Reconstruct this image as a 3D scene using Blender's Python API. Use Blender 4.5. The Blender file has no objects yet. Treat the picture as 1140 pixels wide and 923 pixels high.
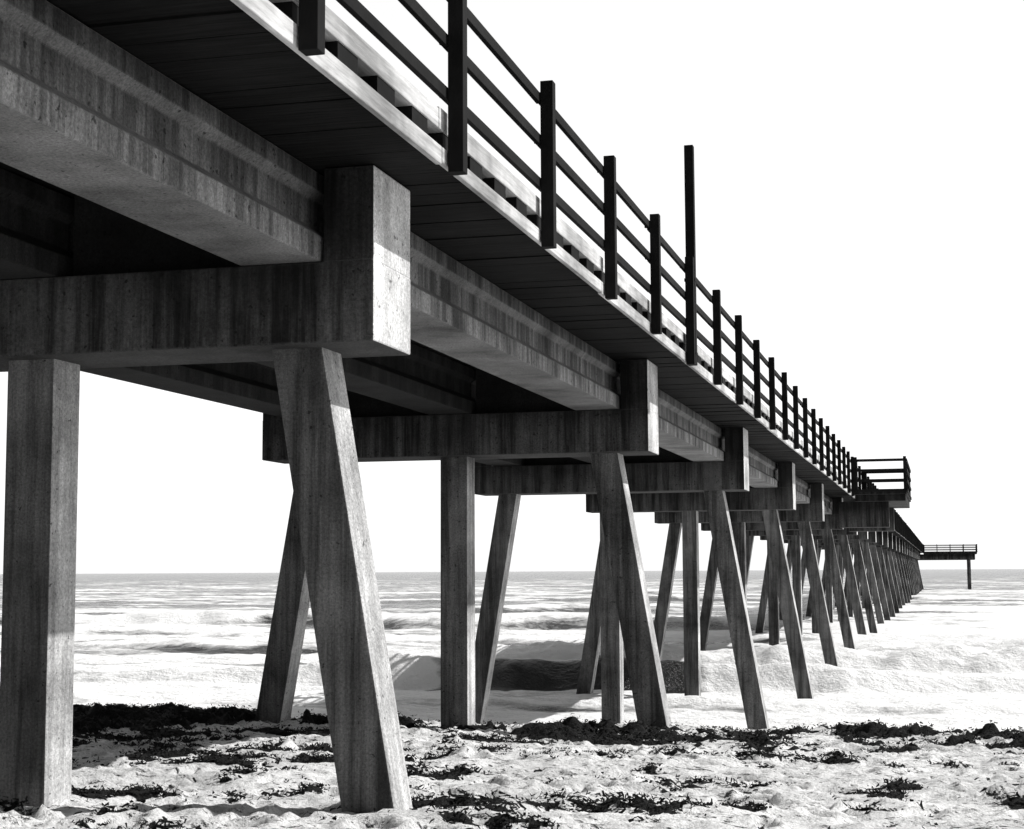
import bpy, math, numpy as np, random
from mathutils import Matrix, Vector
random.seed(3); rng=np.random.default_rng(5)
# ---------------- camera / pier calibration ----------------
def proj(p,P):
    f,psi,th,rho=p[0]*1000,p[1],p[2],p[3]
    F=np.array([-math.sin(psi)*math.cos(th),math.cos(psi)*math.cos(th),math.sin(th)])
    R=np.array([math.cos(psi),math.sin(psi),0.]); U=np.cross(R,F)
    R2=R*math.cos(rho)+U*math.sin(rho); U2=U*math.cos(rho)-R*math.sin(rho)
    d=P@F
    return 570+f*(P@R2)/d, 461.5-f*(P@U2)/d
names=['f','psi','th','rho','Pp','Zpb','H','Y0p','Pc','Zcb','Zct','Zbt','Y0c','S','W','L','mH']
p0=np.array([1.6,.29,.109,0.,3.34,2.83,1.47,6.,3.83,1.61,2.15,2.83,9.3,9.76,.78,5.83,3.0])
def obs(p):
    f,psi,th,rho,Pp,Zpb,H,Y0,Pc,Zcb,Zct,Zbt,Yc,S,W,L,mH=p
    o=[]
    for k,(x,y) in enumerate([(347,58),(510,188),(610,276),(680,331),(730,373),(768,404),(799,430),(823,447),(843,462),(859,476)]):
        o.append(((-Pp,Y0+2.44*k,Zpb),x,y,1))
    for k,x,y in [(2,610,90),(3,679,176),(4,730,240),(6,799,324),(7,823,354),(8,843,377),(9,859,398)]:
        o.append(((-Pp,Y0+2.44*k,Zpb+H),x,y,1))
    o.append(((-Pp,Y0+2.44*5,Zpb+mH),768,160,1))
    for k,(x,y) in enumerate([(415,378),(725,505),(828,545),(882,567)]):
        o.append(((-Pc,Yc+S*k,Zcb),x,y,1))
    o.append(((-Pc,Yc+W,Zcb),459,392,1))
    o.append(((-Pc,Yc,Zct),414,290,1))
    o.append(((-Pc,Yc,Zbt),417,183,1))
    o.append(((-Pc-L,Yc+S,Zcb),292,515,1)); o.append(((-Pc-L,Yc+S,Zct),292,463,1))
    o.append(((-Pc-L,Yc+2*S,Zcb),527,550,1))
    return o
def res(p):
    r=[]
    for P,x,y,w in obs(p):
        a,b=proj(p,np.array(P)); r+= [a-x,b-y]
    for az,x,y in [(-.31,90,639.5),(.3,1100,633.5)]:
        q=p[1]-az; a,b=proj(p,np.array([-math.sin(q),math.cos(q),0.])*1e5); r.append((b-y)*2)
    r.append((p[13]-9.76)*5)
    a,b=proj(p,np.array([-p[8]-3.2,p[12],p[9]])); a2,b2=proj(p,np.array([-p[8],p[12],p[9]]))
    r.append(((b+(b2-b)/(a2-a)*(0-a))-402)*.7)
    return np.array(r)
p=p0.copy()
for it in range(60):
    r=res(p); J=np.zeros((len(r),len(p)))
    for i in range(len(p)):
        q=p.copy(); q[i]+=1e-5; J[:,i]=(res(q)-r)/1e-5
    p=p-np.linalg.solve(J.T@J+1e-3*np.eye(len(p)),J.T@r)
f,psi,th,rho,Pp,Zpb,H,Y0p,Pc,Zcb,Zct,Zbt,Y0c,S,W,L,mH=[float(v) for v in p]
f*=1000
EYE=3.05
Zpb+=EYE;Zcb+=EYE;Zct+=EYE;Zbt+=EYE
# camera
F=Vector((-math.sin(psi)*math.cos(th),math.cos(psi)*math.cos(th),math.sin(th)))
R=Vector((math.cos(psi),math.sin(psi),0)); U=R.cross(F)
R2=R*math.cos(rho)+U*math.sin(rho); U2=U*math.cos(rho)-R*math.sin(rho)
M=Matrix(((R2.x,U2.x,-F.x,0),(R2.y,U2.y,-F.y,0),(R2.z,U2.z,-F.z,EYE),(0,0,0,1)))
cd=bpy.data.cameras.new("camera"); cam=bpy.data.objects.new("camera",cd)
bpy.context.collection.objects.link(cam); cam.matrix_world=M
cd.sensor_width=36; cd.lens=f/1140*36; cd.clip_start=.05; cd.clip_end=60000
sc=bpy.context.scene; sc.camera=cam
sc.view_settings.view_transform='Standard'; sc.view_settings.look='None'; sc.view_settings.exposure=0
# ---------------- noise ----------------
def hsh(ix,iy,s):
    n=(ix.astype(np.int64)*374761393+iy.astype(np.int64)*668265263+s*144269)&0xffffffff
    n=((n^(n>>13))*1274126177)&0xffffffff
    return ((n^(n>>16))&0xffff)/65535.
def vn(x,y,s=0):
    ix=np.floor(x);iy=np.floor(y);fx=x-ix;fy=y-iy
    fx=fx*fx*(3-2*fx);fy=fy*fy*(3-2*fy)
    a=hsh(ix,iy,s);b=hsh(ix+1,iy,s);c=hsh(ix,iy+1,s);d=hsh(ix+1,iy+1,s)
    return (a*(1-fx)+b*fx)*(1-fy)+(c*(1-fx)+d*fx)*fy
def fbm(x,y,o=4,s=0):
    t=0;a=.5
    for k in range(o):
        t=t+a*(vn(x,y,s+k*17)-.5);x,y=(x*1.62+y*1.2+3.1),(-x*1.2+y*1.62+1.7);a*=.5
    return t
def sm(a,b,x):
    t=np.clip((x-a)/(b-a),0,1);return t*t*(3-2*t)
# ---------------- materials ----------------
def mat(name):
    m=bpy.data.materials.new(name);m.use_nodes=True;nt=m.node_tree
    return m,nt,nt.nodes["Principled BSDF"]
def N(nt,t,**k):
    n=nt.nodes.new(t)
    for a,b in k.items(): setattr(n,a,b)
    return n
def noise(nt,co,scale,vec=(1,1,1),detail=5,rough=.6):
    mp=N(nt,'ShaderNodeMapping');mp.inputs['Scale'].default_value=vec
    nt.links.new(co,mp.inputs[0])
    n=N(nt,'ShaderNodeTexNoise');n.inputs['Scale'].default_value=scale;n.inputs['Detail'].default_value=detail;n.inputs['Roughness'].default_value=rough
    nt.links.new(mp.outputs[0],n.inputs['Vector']);return n.outputs[0]
def ramp(nt,x,pts):
    r=N(nt,'ShaderNodeValToRGB');e=r.color_ramp.elements
    while len(e)<len(pts): e.new(.5)
    for i,(a,v) in enumerate(pts): e[i].position=a;e[i].color=(v,v,v,1)
    nt.links.new(x,r.inputs[0]);return r.outputs[0]
def mth(nt,op,a,b=None,clamp=False):
    m=N(nt,'ShaderNodeMath',operation=op);m.use_clamp=clamp
    for i,v in enumerate([a,b]):
        if v is None: continue
        if isinstance(v,(int,float)): m.inputs[i].default_value=v
        else: nt.links.new(v,m.inputs[i])
    return m.outputs[0]
def bump(nt,h,b,st,dist):
    n=N(nt,'ShaderNodeBump');n.inputs['Strength'].default_value=st;n.inputs['Distance'].default_value=dist
    nt.links.new(h,n.inputs['Height']);nt.links.new(n.outputs[0],b.inputs['Normal'])
def concrete(name,base,streak=.6,vec=(5,5,.45),top=None,sx=11):
    m,nt,b=mat(name);co=N(nt,'ShaderNodeTexCoord').outputs['Object']
    # run-off streaks only exist on the upright faces
    gs=N(nt,'ShaderNodeSeparateXYZ');nt.links.new(N(nt,'ShaderNodeNewGeometry').outputs['True Normal'],gs.inputs[0])
    up=mth(nt,'SUBTRACT',1.0,mth(nt,'MULTIPLY',mth(nt,'ABSOLUTE',gs.outputs[2]),1.15),True)
    def onup(v,flat=1.0): # mix(flat, v, up)
        return mth(nt,'ADD',mth(nt,'MULTIPLY',v,up),mth(nt,'MULTIPLY',mth(nt,'SUBTRACT',1.0,up),flat))
    big=ramp(nt,noise(nt,co,1.1,detail=6,rough=.65),[(.3,.35),(.7,1.6)])
    st=onup(ramp(nt,noise(nt,co,1.0,vec,5,.7),[(.40,1-streak),(.6,1.2)]),.85)
    fine=ramp(nt,noise(nt,co,55,detail=3,rough=.85),[(.3,.5),(.7,1.45)])
    pit=ramp(nt,noise(nt,co,20,detail=2),[(.29,.3),(.34,1)])
    v=mth(nt,'MULTIPLY',mth(nt,'MULTIPLY',big,st),mth(nt,'MULTIPLY',fine,pit))
    v=mth(nt,'MULTIPLY',v,base)
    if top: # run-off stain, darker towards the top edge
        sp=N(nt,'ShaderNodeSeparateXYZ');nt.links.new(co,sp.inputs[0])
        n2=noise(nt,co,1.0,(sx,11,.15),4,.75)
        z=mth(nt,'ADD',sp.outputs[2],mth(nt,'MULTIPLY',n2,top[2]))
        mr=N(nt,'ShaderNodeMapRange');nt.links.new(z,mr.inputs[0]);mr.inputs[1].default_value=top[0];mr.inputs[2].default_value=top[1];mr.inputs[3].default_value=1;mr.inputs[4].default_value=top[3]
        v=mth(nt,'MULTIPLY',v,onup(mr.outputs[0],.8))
    nt.links.new(v,b.inputs['Base Color']);b.inputs['Roughness'].default_value=.9
    b.inputs['Specular IOR Level'].default_value=.2
    bump(nt,noise(nt,co,30,detail=4,rough=.7),b,.6,.012)
    return m
def wood(name,base,vec=(1,14,14),var=.6):
    m,nt,b=mat(name);co=N(nt,'ShaderNodeTexCoord').outputs['Object']
    g=ramp(nt,noise(nt,co,2.2,vec,5),[(.3,1-var),(.7,1+var)])
    q=ramp(nt,noise(nt,co,.9,(1,1,1),4),[(.35,.5),(.7,1.5)])
    v=mth(nt,'MULTIPLY',mth(nt,'MULTIPLY',g,q),base)
    nt.links.new(v,b.inputs['Base Color']);b.inputs['Roughness'].default_value=.85
    b.inputs['Specular IOR Level'].default_value=.12
    bump(nt,noise(nt,co,3,vec,4),b,.5,.01)
    return m
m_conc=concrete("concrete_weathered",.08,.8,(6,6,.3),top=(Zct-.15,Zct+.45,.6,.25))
m_end=concrete("concrete_sunlit_end",.52,.15)  # sunlight painted in: lighter base colour for the sun-facing cap ends
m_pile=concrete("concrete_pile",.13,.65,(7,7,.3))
m_pile_side=concrete("concrete_pile_sunlit_side",.42,.35,(7,7,.3))  # lighter pile copy, sunlight put into the colour of the sun-facing sides
m_gird=concrete("concrete_girder",.25,.6,(.0,6,.3),top=(Zbt-.25,Zbt+.3,.55,.2),sx=0.)  # outer girder lightened in base colour for the open skylight on it
m_gird_in=concrete("concrete_girder_inner",.024,.5,(0.,4,.35))  # darker copy: under-deck shade put into the base colour of inner girders
m_plank=wood("deck_plank_wood",.006,var=.9)
m_rail=wood("creosoted_rail_wood",.009,(6,2,2),.3)
m_curb=wood("curb_wood",.5,(14,1,14),.3)
# ---------------- mesh builder ----------------
class MB:
    def __init__(s): s.v=[];s.f=[]
    def prism(s,b,t):
        n=len(s.v);s.v+=list(b)+list(t);k=len(b)
        s.f.append(tuple(n+i for i in reversed(range(k))));s.f.append(tuple(n+k+i for i in range(k)))
        for i in range(k): s.f.append((n+i,n+(i+1)%k,n+k+(i+1)%k,n+k+i))
    def box(s,x0,x1,y0,y1,z0,z1):
        s.prism([(x0,y0,z0),(x1,y0,z0),(x1,y1,z0),(x0,y1,z0)],[(x0,y0,z1),(x1,y0,z1),(x1,y1,z1),(x0,y1,z1)])
    def make(s,name,m,parent=None,bev=0,endmat=None):
        me=bpy.data.meshes.new(name);me.from_pydata(s.v,[],s.f);me.materials.append(m)
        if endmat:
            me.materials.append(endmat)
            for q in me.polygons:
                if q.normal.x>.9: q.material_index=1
        o=bpy.data.objects.new(name,me);bpy.context.collection.objects.link(o)
        if parent: o.parent=parent
        if bev:
            b=o.modifiers.new("bevel",'BEVEL');b.width=bev;b.segments=2;b.limit_method='ANGLE'
        return o
def empty(name):
    o=bpy.data.objects.new(name,None);bpy.context.collection.objects.link(o);return o
def np_mesh(name,V,Q,m,attr=None,smooth=True):
    me=bpy.data.meshes.new(name);me.vertices.add(len(V));me.vertices.foreach_set('co',V.astype(np.float32).ravel())
    k=Q.shape[1];me.loops.add(Q.size);me.loops.foreach_set('vertex_index',Q.astype(np.int32).ravel())
    me.polygons.add(len(Q));me.polygons.foreach_set('loop_start',(np.arange(len(Q))*k).astype(np.int32))
    me.update(calc_edges=True)
    if smooth: me.polygons.foreach_set('use_smooth',np.ones(len(Q),bool))
    if attr is not None:
        a=me.attributes.new('foam','FLOAT','POINT');a.data.foreach_set('value',attr.astype(np.float32).ravel())
    me.materials.append(m);me.validate()
    o=bpy.data.objects.new(name,me);bpy.context.collection.objects.link(o);return o
def gridq(ny,nx):
    i=np.arange(ny-1)[:,None]*nx+np.arange(nx-1)[None,:];i=i.ravel()
    return np.stack([i,i+1,i+nx+1,i+nx],1)
# ---------------- sand ----------------
Y1=Y0c; Y2=Y0c+S; Y3=Y0c+2*S
prof_y=[-4000,-60,-10,Y1-4,Y1,Y1+5,Y2-.5,Y2+1.2,Y2+3,Y3-3,Y3+9,Y3+60]
prof_z=[6,3.2,2.1,1.62,1.56,1.36,1.13,1.1,.8,.05,-1.2,-4]
def sand_base(X,Y):
    z=np.interp(Y+.9*fbm(X*.12,Y*.02,2,4),prof_y,prof_z)
    near=np.clip((Y+60)/40,0,1)*np.clip((60-Y)/20,0,1)
    return z+near*(.16*fbm(X*.35,Y*.5,3,9))
def stretch(lo,hi,step,far,n):
    a=np.arange(lo,hi,step);g=np.geomspace(step*1.5,far,n)
    return np.concatenate([(lo-g)[::-1],a,hi+g])
xs=stretch(-21,7,.035,3500,60);ys=np.concatenate([(4.5-np.geomspace(.06,3500,60))[::-1],np.arange(4.5,25,.03),25+np.geomspace(.06,60,30)])
X,Y=np.meshgrid(xs,ys);Z=sand_base(X,Y)
msk=np.clip((X+23)/2,0,1)*np.clip((9-X)/2,0,1)*np.clip((Y-2)/2,0,1)*np.clip((27-Y)/2,0,1)
Z+=msk*(.12*fbm(X*1.3,Y*1.3,3,21)+.09*fbm(X*4,Y*4,3,31)+.045*fbm(X*12,Y*12,2,41))
for i in range(3600):
    cx=rng.uniform(-20,6);cy=rng.uniform(5,20.5);an=rng.uniform(0,6.28)
    a=rng.uniform(.09,.17);b=rng.uniform(.05,.09);dp=rng.uniform(.015,.075)
    i0,i1=np.searchsorted(xs,[cx-.4,cx+.4]);j0,j1=np.searchsorted(ys,[cy-.4,cy+.4])
    dx=X[j0:j1,i0:i1]-cx;dy=Y[j0:j1,i0:i1]-cy
    u=(dx*math.cos(an)+dy*math.sin(an))/a;w=(-dx*math.sin(an)+dy*math.cos(an))/b
    r2=u*u+w*w
    Z[j0:j1,i0:i1]+=-dp*np.exp(-r2*r2)+.35*dp*np.exp(-(np.sqrt(r2)-1.5)**2*5)
def sand_z(x,y):
    j=np.clip(np.searchsorted(ys,y),0,len(ys)-1);i=np.clip(np.searchsorted(xs,x),0,len(xs)-1);return Z[j,i]
m_sand,nt,b=mat("beach_sand_material");co=N(nt,'ShaderNodeTexCoord').outputs['Object']
a=ramp(nt,noise(nt,co,.8,detail=5),[(.35,.6),(.65,.8)])
c=ramp(nt,noise(nt,co,35,detail=4,rough=.85),[(.35,.62),(.52,1.05)])
d=ramp(nt,noise(nt,co,6,(1,1.8,1),6,.85),[(.40,.05),(.45,1)])
nt.links.new(mth(nt,'MULTIPLY',mth(nt,'MULTIPLY',a,c),d),b.inputs['Base Color']);b.inputs['Roughness'].default_value=.95
b.inputs['Specular IOR Level'].default_value=.1
bump(nt,noise(nt,co,20,detail=5,rough=.75),b,.8,.04)
np_mesh("beach_sand",np.stack([X,Y,Z],-1).reshape(-1,3),gridq(len(ys),len(xs)),m_sand)
# ---------------- seaweed ----------------
m_weed,nt,b=mat("seaweed_material");co=N(nt,'ShaderNodeTexCoord').outputs['Object']
nt.links.new(ramp(nt,noise(nt,co,30,detail=4,rough=.8),[(.3,.004),(.6,.02),(.78,.12)]),b.inputs['Base Color']);b.inputs['Roughness'].default_value=.85
b.inputs['Specular IOR Level'].default_value=.2
bump(nt,noise(nt,co,35,detail=4,rough=.8),b,1,.05)
yb0=Y2+.1
line=yb0+2.2*fbm(X*.3,X*0,3,77)
left=1-sm(-10.5,-8.0,X)
dline=np.exp(-((Y-line)/np.where(Y<line,1.2+3.4*left,.6))**2)
D=1.1*fbm(X*.5,Y*.8,3,201)+1.6*fbm(X*2.1,Y*3.4,5,211)+.9*fbm(X*8,Y*12,3,241)
T=.45-.40*dline-.46*left*sm(Y1+3.5,Y2-3,Y)-.14*sm(Y1-4,Y1+1,Y)*(1-sm(Y2+1,Y2+2,Y))  # weed spread thicker on the left also darkens the pier's shadow area
Hh=np.clip(D-T,0,.5)
hgt=(.01+.24*Hh*(.4+dline+.4*left*dline))*(.75+1.2*fbm(X*4,Y*4,2,221))+.03*fbm(X*9,Y*9,2,231)
ok=(Hh>0)&(msk>.95)
W_=Z+np.where(Hh>0,np.maximum(hgt,.008)*np.clip(Hh/.06,0,1),0)-.003
q=gridq(len(ys),len(xs));okf=ok.ravel();keep=okf[q].sum(1)>=3
q=q[keep];used,inv=np.unique(q,return_inverse=True)
Vw=np.stack([X,Y,W_],-1).reshape(-1,3)[used];Qw=inv.reshape(-1,4)
jj=np.argwhere(ok);rep=np.where(ys[jj[:,0]]<16,2.0,.9);cnt=rng.poisson(rep);cand=np.repeat(jj,cnt,0)
n=min(len(cand),300000);cand=cand[rng.permutation(len(cand))[:n]]
x=X[cand[:,0],cand[:,1]]+rng.normal(size=n)*.045;y=Y[cand[:,0],cand[:,1]]+rng.normal(size=n)*.045
z=W_[cand[:,0],cand[:,1]]+rng.uniform(-.005,.03,n)
z=np.minimum(np.maximum(z,sand_z(x,y)+.003),sand_z(x,y)+.22)
d=rng.normal(size=(n,3));d[:,2]*=.5;d/=np.linalg.norm(d,axis=1)[:,None]
e=np.cross(d,rng.normal(size=(n,3)));e/=np.linalg.norm(e,axis=1)[:,None]
l=rng.uniform(.008,.03,n)[:,None];w=rng.uniform(.002,.008,n)[:,None]
c=np.stack([x,y,z],1);bend=rng.normal(size=(n,3))*.008
P=np.stack([c-d*l-e*w,c-d*l+e*w,c+bend+e*w*1.3,c+bend-e*w*1.3,c+d*l+e*w*.5,c+d*l-e*w*.5],1).reshape(-1,3)
i=len(Vw)+np.arange(n)[:,None]*6
np_mesh("seaweed_pile",np.concatenate([Vw,P]),np.concatenate([Qw,i+np.array([[0,1,2,3]]),i+np.array([[3,2,4,5]])]),m_weed,smooth=True)
# ---------------- sea ----------------
ys2=np.concatenate([np.arange(22,62,.09),62+np.geomspace(.12,340,400),402+np.geomspace(3,45000,80)])
cj=np.linspace(-1,1,760)
YY=np.repeat(ys2[:,None],len(cj),1);CW=(YY*1.0+15)
XX=cj[None,:]*CW-YY*.25
foam=np.zeros_like(XX);ZZ=np.zeros_like(XX)
fade=1-sm(300,900,YY)
ZZ+=fade*(.20*fbm(XX*.22,YY*.35,4,51)+.26*fbm(XX*.9,YY*1.3,4,61)*sm(28,34,YY))
def ridge(y0,amp,front,back,wob,seed,env,rough=.5):
    global ZZ
    c=y0+wob*fbm(XX*.05,XX*0+seed,4,seed)*2+.5*fbm(XX*.5,XX*0+seed,3,seed+2)
    t=YY-c
    pr=np.where(t<0,1-sm(0,1,-t/front),(1/(1+(t/back)**2)))
    A=amp*env*(.6+.9*vn(XX*.16,XX*0+seed,seed+5)+rough*fbm(XX*.8,YY*.8,3,seed+9))
    ZZ+=A*pr
    return t,A
# long breaker parallel to the shore: unbroken dark face in the middle, spilling white to either side
Eh=sm(-22,-13,XX)*(1-sm(-6,2,XX))
edge=2.6*fbm(XX*.5,YY*1.3,5,301)
E=sm(-13.6,-12.0,XX+edge)*(1-sm(-6.6,-5.0,XX+edge))
c0=42.2+1.0*fbm(XX*.06,XX*0,3,7)+.7*fbm(XX*.45,XX*0,4,9)
t=YY-c0
A=.62*(.45+.55*Eh)*(1+.5*fbm(XX*.35,XX*0,4,13))
ZZ+=A*np.where(t<0,(1-sm(0,1,-t/1.0))**.8,np.exp(-t/1.5))*1.25
ZZ+=.05*fbm(XX*.8,YY*5,3,305)*np.exp(-((t+.5)/.8)**2)
foam=.86-.26*sm(60,150,YY)
foam=np.where((t>-1.7)&(t<.05),np.maximum(foam,.8)*(1-E)+(.02+.35*fbm(XX*1.2,YY*3,4,311))*E,foam)
foam+=.45*np.exp(-((t-.15)/.22)**2)*(1-.2*E)
foam+=-.25*np.exp(-((t-1.6)/.6)**2)
foam+= .3*sm(-9,-3,XX)*(1-sm(60,200,YY))+.6*sm(-5,6,XX-.06*YY)*(1-sm(300,600,YY))  # more foam rightward; its extra white also paints in the blown-out glare
foam+= .35*(1-sm(30,36,YY))
t3,A3=ridge(36.5,.22,.8,1.6,1.5,401,np.clip(2.2*vn(XX*.12,XX*0,402)-.5,0,1.2),1.2)
foam-=.38*np.exp(-((t3+.6)/.35)**2)*np.clip(A3*5,0,1)
t3,A3=ridge(51,.5,1.4,2.5,2.5,411,.3+.9*sm(-18,-12,XX),1.6)
foam+=.3*np.exp(-(t3/1.2)**2)-.45*np.exp(-((t3+1.5)/.5)**2)*np.clip(A3*3,0,1)
ZZ+=.35*np.exp(-(t3/2.5)**2)*fbm(XX*1.6,YY*1.6,4,421)*sm(-18,-12,XX)
for k,(y0,am) in enumerate([(58,.4),(72,.2),(88,.4),(118,.35),(160,.3),(215,.3)]):
    env=np.clip(2.6*vn(XX*.07+k*3,XX*0+k,90+k)-.95,0,1.3)
    t2,A2=ridge(y0,am,1.6+.012*y0,3.5+.03*y0,8+.06*y0,100+k*3,.1+env)
    foam+=(.3*np.exp(-((t2)/(.8+.008*y0))**2)-.36*np.exp(-((t2+1.0+.01*y0)/(.6+.007*y0))**2))*np.clip(env,0,1)
foam+=1.3*fbm(XX*.12,YY*.25,5,71)*sm(28,36,YY)
foam=np.where(YY>250,foam*(1-sm(250,1500,YY)),foam)
m_sea,nt,b=mat("sea_water");co=N(nt,'ShaderNodeTexCoord').outputs['Object']
at=N(nt,'ShaderNodeAttribute');at.attribute_name='foam'
n1=noise(nt,co,1.3,(.7,1.6,1),7,.75)
n2=mth(nt,'SUBTRACT',mth(nt,'ADD',at.outputs['Fac'],n1),.98)
fm=mth(nt,'MULTIPLY',n2,3.0,True)
v=mth(nt,'ADD',mth(nt,'MULTIPLY',fm,.86),.02)
nt.links.new(v,b.inputs['Base Color'])
nt.links.new(mth(nt,'ADD',mth(nt,'MULTIPLY',fm,.6),.2),b.inputs['Roughness'])
b.inputs['IOR'].default_value=1.33
bump(nt,noise(nt,co,1.8,(1,1.6,1),6,.7),b,.7,.3)
np_mesh("sea",np.stack([XX,YY,ZZ],-1).reshape(-1,3),gridq(len(ys2),len(cj)),m_sea,foam)
# ---------------- pier ----------------
pier=empty("fishing_pier")
NB=27; PB=-3
xR=-Pc; xL=-Pc-L; xC=(xR+xL)/2
s=.35
caps=MB();piles=MB();gird=MB();gin=MB();dia=MB()
bw=.34
gw=.55
def gprof(xc):
    w=gw/2;wi=w-.10;wt=w-.045
    z0=Zct+.004;z5=Zbt-.004
    return [(xc-w,z0),(xc+w,z0),(xc+w,z0+.16),(xc+wi,z0+.24),(xc+wi,z5-.17),(xc+wt,z5-.12),(xc+wt,z5),(xc-wt,z5),(xc-wt,z5-.12),(xc-wi,z5-.17),(xc-wi,z0+.24),(xc-w,z0+.16)]
gx=[xR-bw-.02-gw/2,xC,xL+bw+.02+gw/2]
yend=Y0c+S*(NB-1)
def pile(mb,xt,xb,y,zt,zb,sz=s):
    h=sz/2
    mb.prism([(xb-h,y-h,zb),(xb+h,y-h,zb),(xb+h,y+h,zb),(xb-h,y+h,zb)],[(xt-h,y-h,zt),(xt+h,y-h,zt),(xt+h,y+h,zt),(xt-h,y+h,zt)])
for k in range(PB,NB):
    y=Y0c+S*k
    caps.box(xL,xR,y,y+W,Zcb,Zct)
    caps.box(xR-bw,xR-.002,y+.003,y+W-.003,Zct-.01,Zbt)
    caps.box(xL+.002,xL+bw,y+.003,y+W-.003,Zct-.01,Zbt)
    for a,bx in [(gx[0]-gw/2-.01,gx[1]+gw/2+.01),(gx[1]-gw/2-.01,gx[2]+gw/2+.01)]:
        dia.box(bx,a,y+.22,y+W-.22,Zct-.005,Zbt-.01)  # added between the girders to block light and darken the under-deck
    yc=y+W/2; zb=-3.0; hh=Zcb-zb; bt=.172
    r_=lambda:random.uniform(-.015,.015) if k>1 else 0
    pile(piles,xR-.60,xR-.60+bt*hh+r_(),yc+r_(),Zcb+.05,zb)
    pile(piles,xC,xC+r_(),yc+r_(),Zcb+.05,zb)
    pile(piles,xL+.60,xL+.60-bt*hh+r_(),yc+r_(),Zcb+.05,zb)
    if k<NB-1:
        for g in gx:
            pr=gprof(g);ya=y+W/2+.02;yb=y+S+W/2-.02
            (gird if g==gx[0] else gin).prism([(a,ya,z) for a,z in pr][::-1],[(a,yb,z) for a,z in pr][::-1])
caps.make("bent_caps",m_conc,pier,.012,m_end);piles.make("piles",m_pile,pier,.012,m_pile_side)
gird.make("outer_girders",m_gird,pier,.008);gin.make("inner_girders",m_gird_in,pier,.008);dia.make("added_diaphragms",m_gird_in,pier)
# deck
xpr=-Pp; xdr=xpr-.06; xdl=xL-(xdr-xR)
pl=MB();y=Y0c+PB*S;ye=yend+W
while y<ye:
    w=.285;j=random.uniform(-.012,.012)
    pl.box(xdl+j,xdr-.045+random.uniform(-.02,0),y,y+w-.008,Zbt+random.uniform(0,.014),Zbt+.085);y+=w
pl.make("deck_planks",m_plank,pier)
cu=MB();bk=MB()
for side,x in ((1,xdr),(-1,xdl)):
    y=Y0c+PB*S
    while y<ye-1:
        l=4.88
        jz=random.uniform(-.012,.012)
        a,b_=(x-.04,x) if side==1 else (x,x+.04)
        cu.box(a,b_,y,min(y+l,ye)-.012,Zbt-.03+jz,Zbt+.08)
        a,b_=(x-.16,x-.02) if side==1 else (x+.02,x+.16)
        cu.box(a,b_,y,min(y+l,ye)-.012,Zbt+.20,Zbt+.33+jz)
        yy=y
        while yy<min(y+l,ye)-.3:
            bk.box(a+.01,b_-.01,yy+.1,yy+.4,Zbt+.085,Zbt+.20);yy+=.61
        y+=l
cu.make("deck_curbs",m_curb,pier,.006);bk.make("curb_blocks",m_rail,pier)
rl=MB()
kend=int((ye-Y0p)/2.44)
zr=[Zpb+H-.12,Zpb+H-.46,Zpb+H-.80]
for side,x in ((1,xpr),(-1,xdl-.06)):
    for k in range(-8,kend+1):
        yy=Y0p+2.44*k
        rl.box(x-.05,x+.05,yy-.05,yy+.05,Zpb+random.uniform(-.03,.01),Zpb+H+random.uniform(-.02,.03))
    for z in zr:
        xi=x-.09 if side==1 else x+.052
        y=Y0p-8*2.44
        while y<ye:
            z2=z+random.uniform(-.012,.012)
            rl.box(xi,xi+.038,y,y+4.87,z2-.04,z2+.04)
            for yq in (y+.03,y+2.44):
                rl.box(x-.12,x-.088,yq-.012,yq+.012,z2-.012,z2+.012)
            y+=4.88
rl.make("railing",m_rail,pier,.004)
po=MB();yy=Y0p+2.44*5
po.box(xpr-.055,xpr+.055,yy+.055,yy+.165,Zpb-.02,Zpb+mH)
po.box(xpr-.075,xpr+.06,yy+.04,yy+.18,Zpb+.1,Zpb+.14);po.box(xpr-.075,xpr+.06,yy+.04,yy+.18,Zpb+1.0,Zpb+1.04)
po.make("wooden_pole",m_rail,None,.005)
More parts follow.
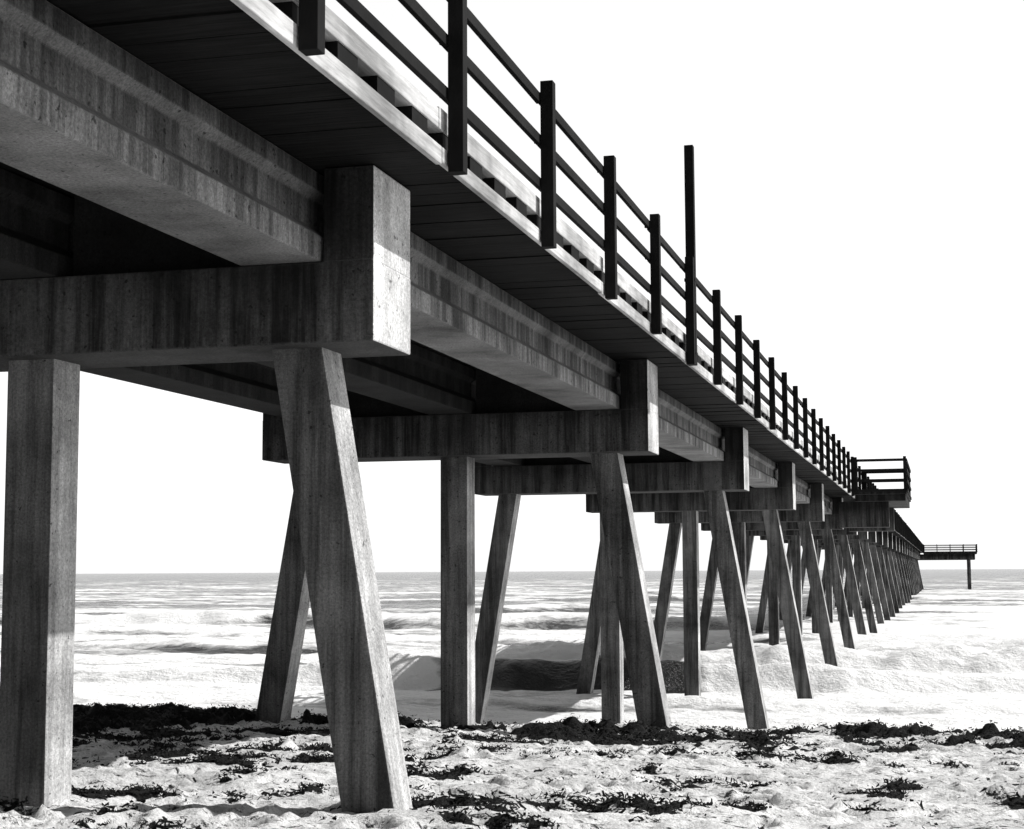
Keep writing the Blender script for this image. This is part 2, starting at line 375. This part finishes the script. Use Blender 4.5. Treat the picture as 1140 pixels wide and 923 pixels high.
def platform(name,ya,yb,x1,xs1,pileflag=True):
    e=empty(name);e.parent=pier
    a=MB();a.box(xpr+.06,x1,ya,yb,Zbt-.25,Zbt-.02);a.box(xpr+.055,x1+.05,ya-.05,yb+.05,Zbt-.018,Zbt+.10)
    a.make("platform_deck",m_conc,e,.01)
    r=MB()
    n=max(1,round((x1-xpr)/1.8));nn=max(1,round((yb-ya)/2.4))
    for yv in (ya,yb):
        for i in range(n+1):
            xx=xpr+.1+(x1-xpr-.1)*i/n;r.box(xx-.05,xx+.05,yv-.05,yv+.05,Zbt+.10,Zpb+H)
        for z in zr+[zr[2]-.34]: r.box(xpr,x1,yv-.08,yv-.052,z-.045,z+.045)
    for i in range(nn+1):
        yv=ya+(yb-ya)*i/nn;r.box(x1-.049,x1+.051,yv-.049,yv+.049,Zbt+.1,Zpb+H)
    for z in zr+[zr[2]-.34]: r.box(x1+.052,x1+.08,ya,yb,z-.045,z+.045)
    r.make("platform_railing",m_rail,e)
    c=MB()
    for yv in (ya+.6,yb-.6):
        c.box(xR+.01,xs1,yv-.4,yv+.4,Zcb,Zbt-.252)
        if pileflag: pile(c,x1-1.2,x1-1.2,yv,Zcb+.02,-3,.45)
    c.make("platform_supports",m_conc,e,.01)
yb_=Y0p+2.44*20
platform("bait_platform",yb_,yb_+7,xpr+1.72,xpr+1.15,pileflag=False)
platform("pier_head",yend-8,yend+.6,xpr+7.9,xpr+7.6)
# ---------------- light ----------------
el=math.radians(45);az=math.radians(19)
sd=Vector((math.cos(el)*math.cos(az),math.cos(el)*math.sin(az),math.sin(el)))
ld=bpy.data.lights.new("sun",'SUN');ld.energy=5;ld.angle=math.radians(.5);ld.color=(1,.99,.975)
lo=bpy.data.objects.new("sun",ld);bpy.context.collection.objects.link(lo);lo.rotation_euler=sd.to_track_quat('Z','Y').to_euler()
w=bpy.data.worlds.new("World");sc.world=w;w.use_nodes=True;nt=w.node_tree;bg=nt.nodes['Background']
sky=N(nt,'ShaderNodeTexSky');sky.sky_type='NISHITA';sky.sun_disc=False;sky.sun_elevation=el;sky.sun_rotation=math.radians(90)-az
sky.dust_density=1
bw_=N(nt,'ShaderNodeRGBToBW');nt.links.new(sky.outputs[0],bw_.inputs[0])
tc=N(nt,'ShaderNodeTexCoord');sp=N(nt,'ShaderNodeSeparateXYZ');nt.links.new(tc.outputs['Generated'],sp.inputs[0])
mr=N(nt,'ShaderNodeMapRange');nt.links.new(sp.outputs[1],mr.inputs[0])
mr.inputs[1].default_value=.1;mr.inputs[2].default_value=.75;mr.inputs[3].default_value=0;mr.inputs[4].default_value=.8/.1  # added seaward brightening; sky behind stays dim so landward faces remain dark
nt.links.new(mth(nt,'ADD',mth(nt,'MULTIPLY',bw_.outputs[0],.8),mr.outputs[0]),bg.inputs[0]);bg.inputs[1].default_value=.1
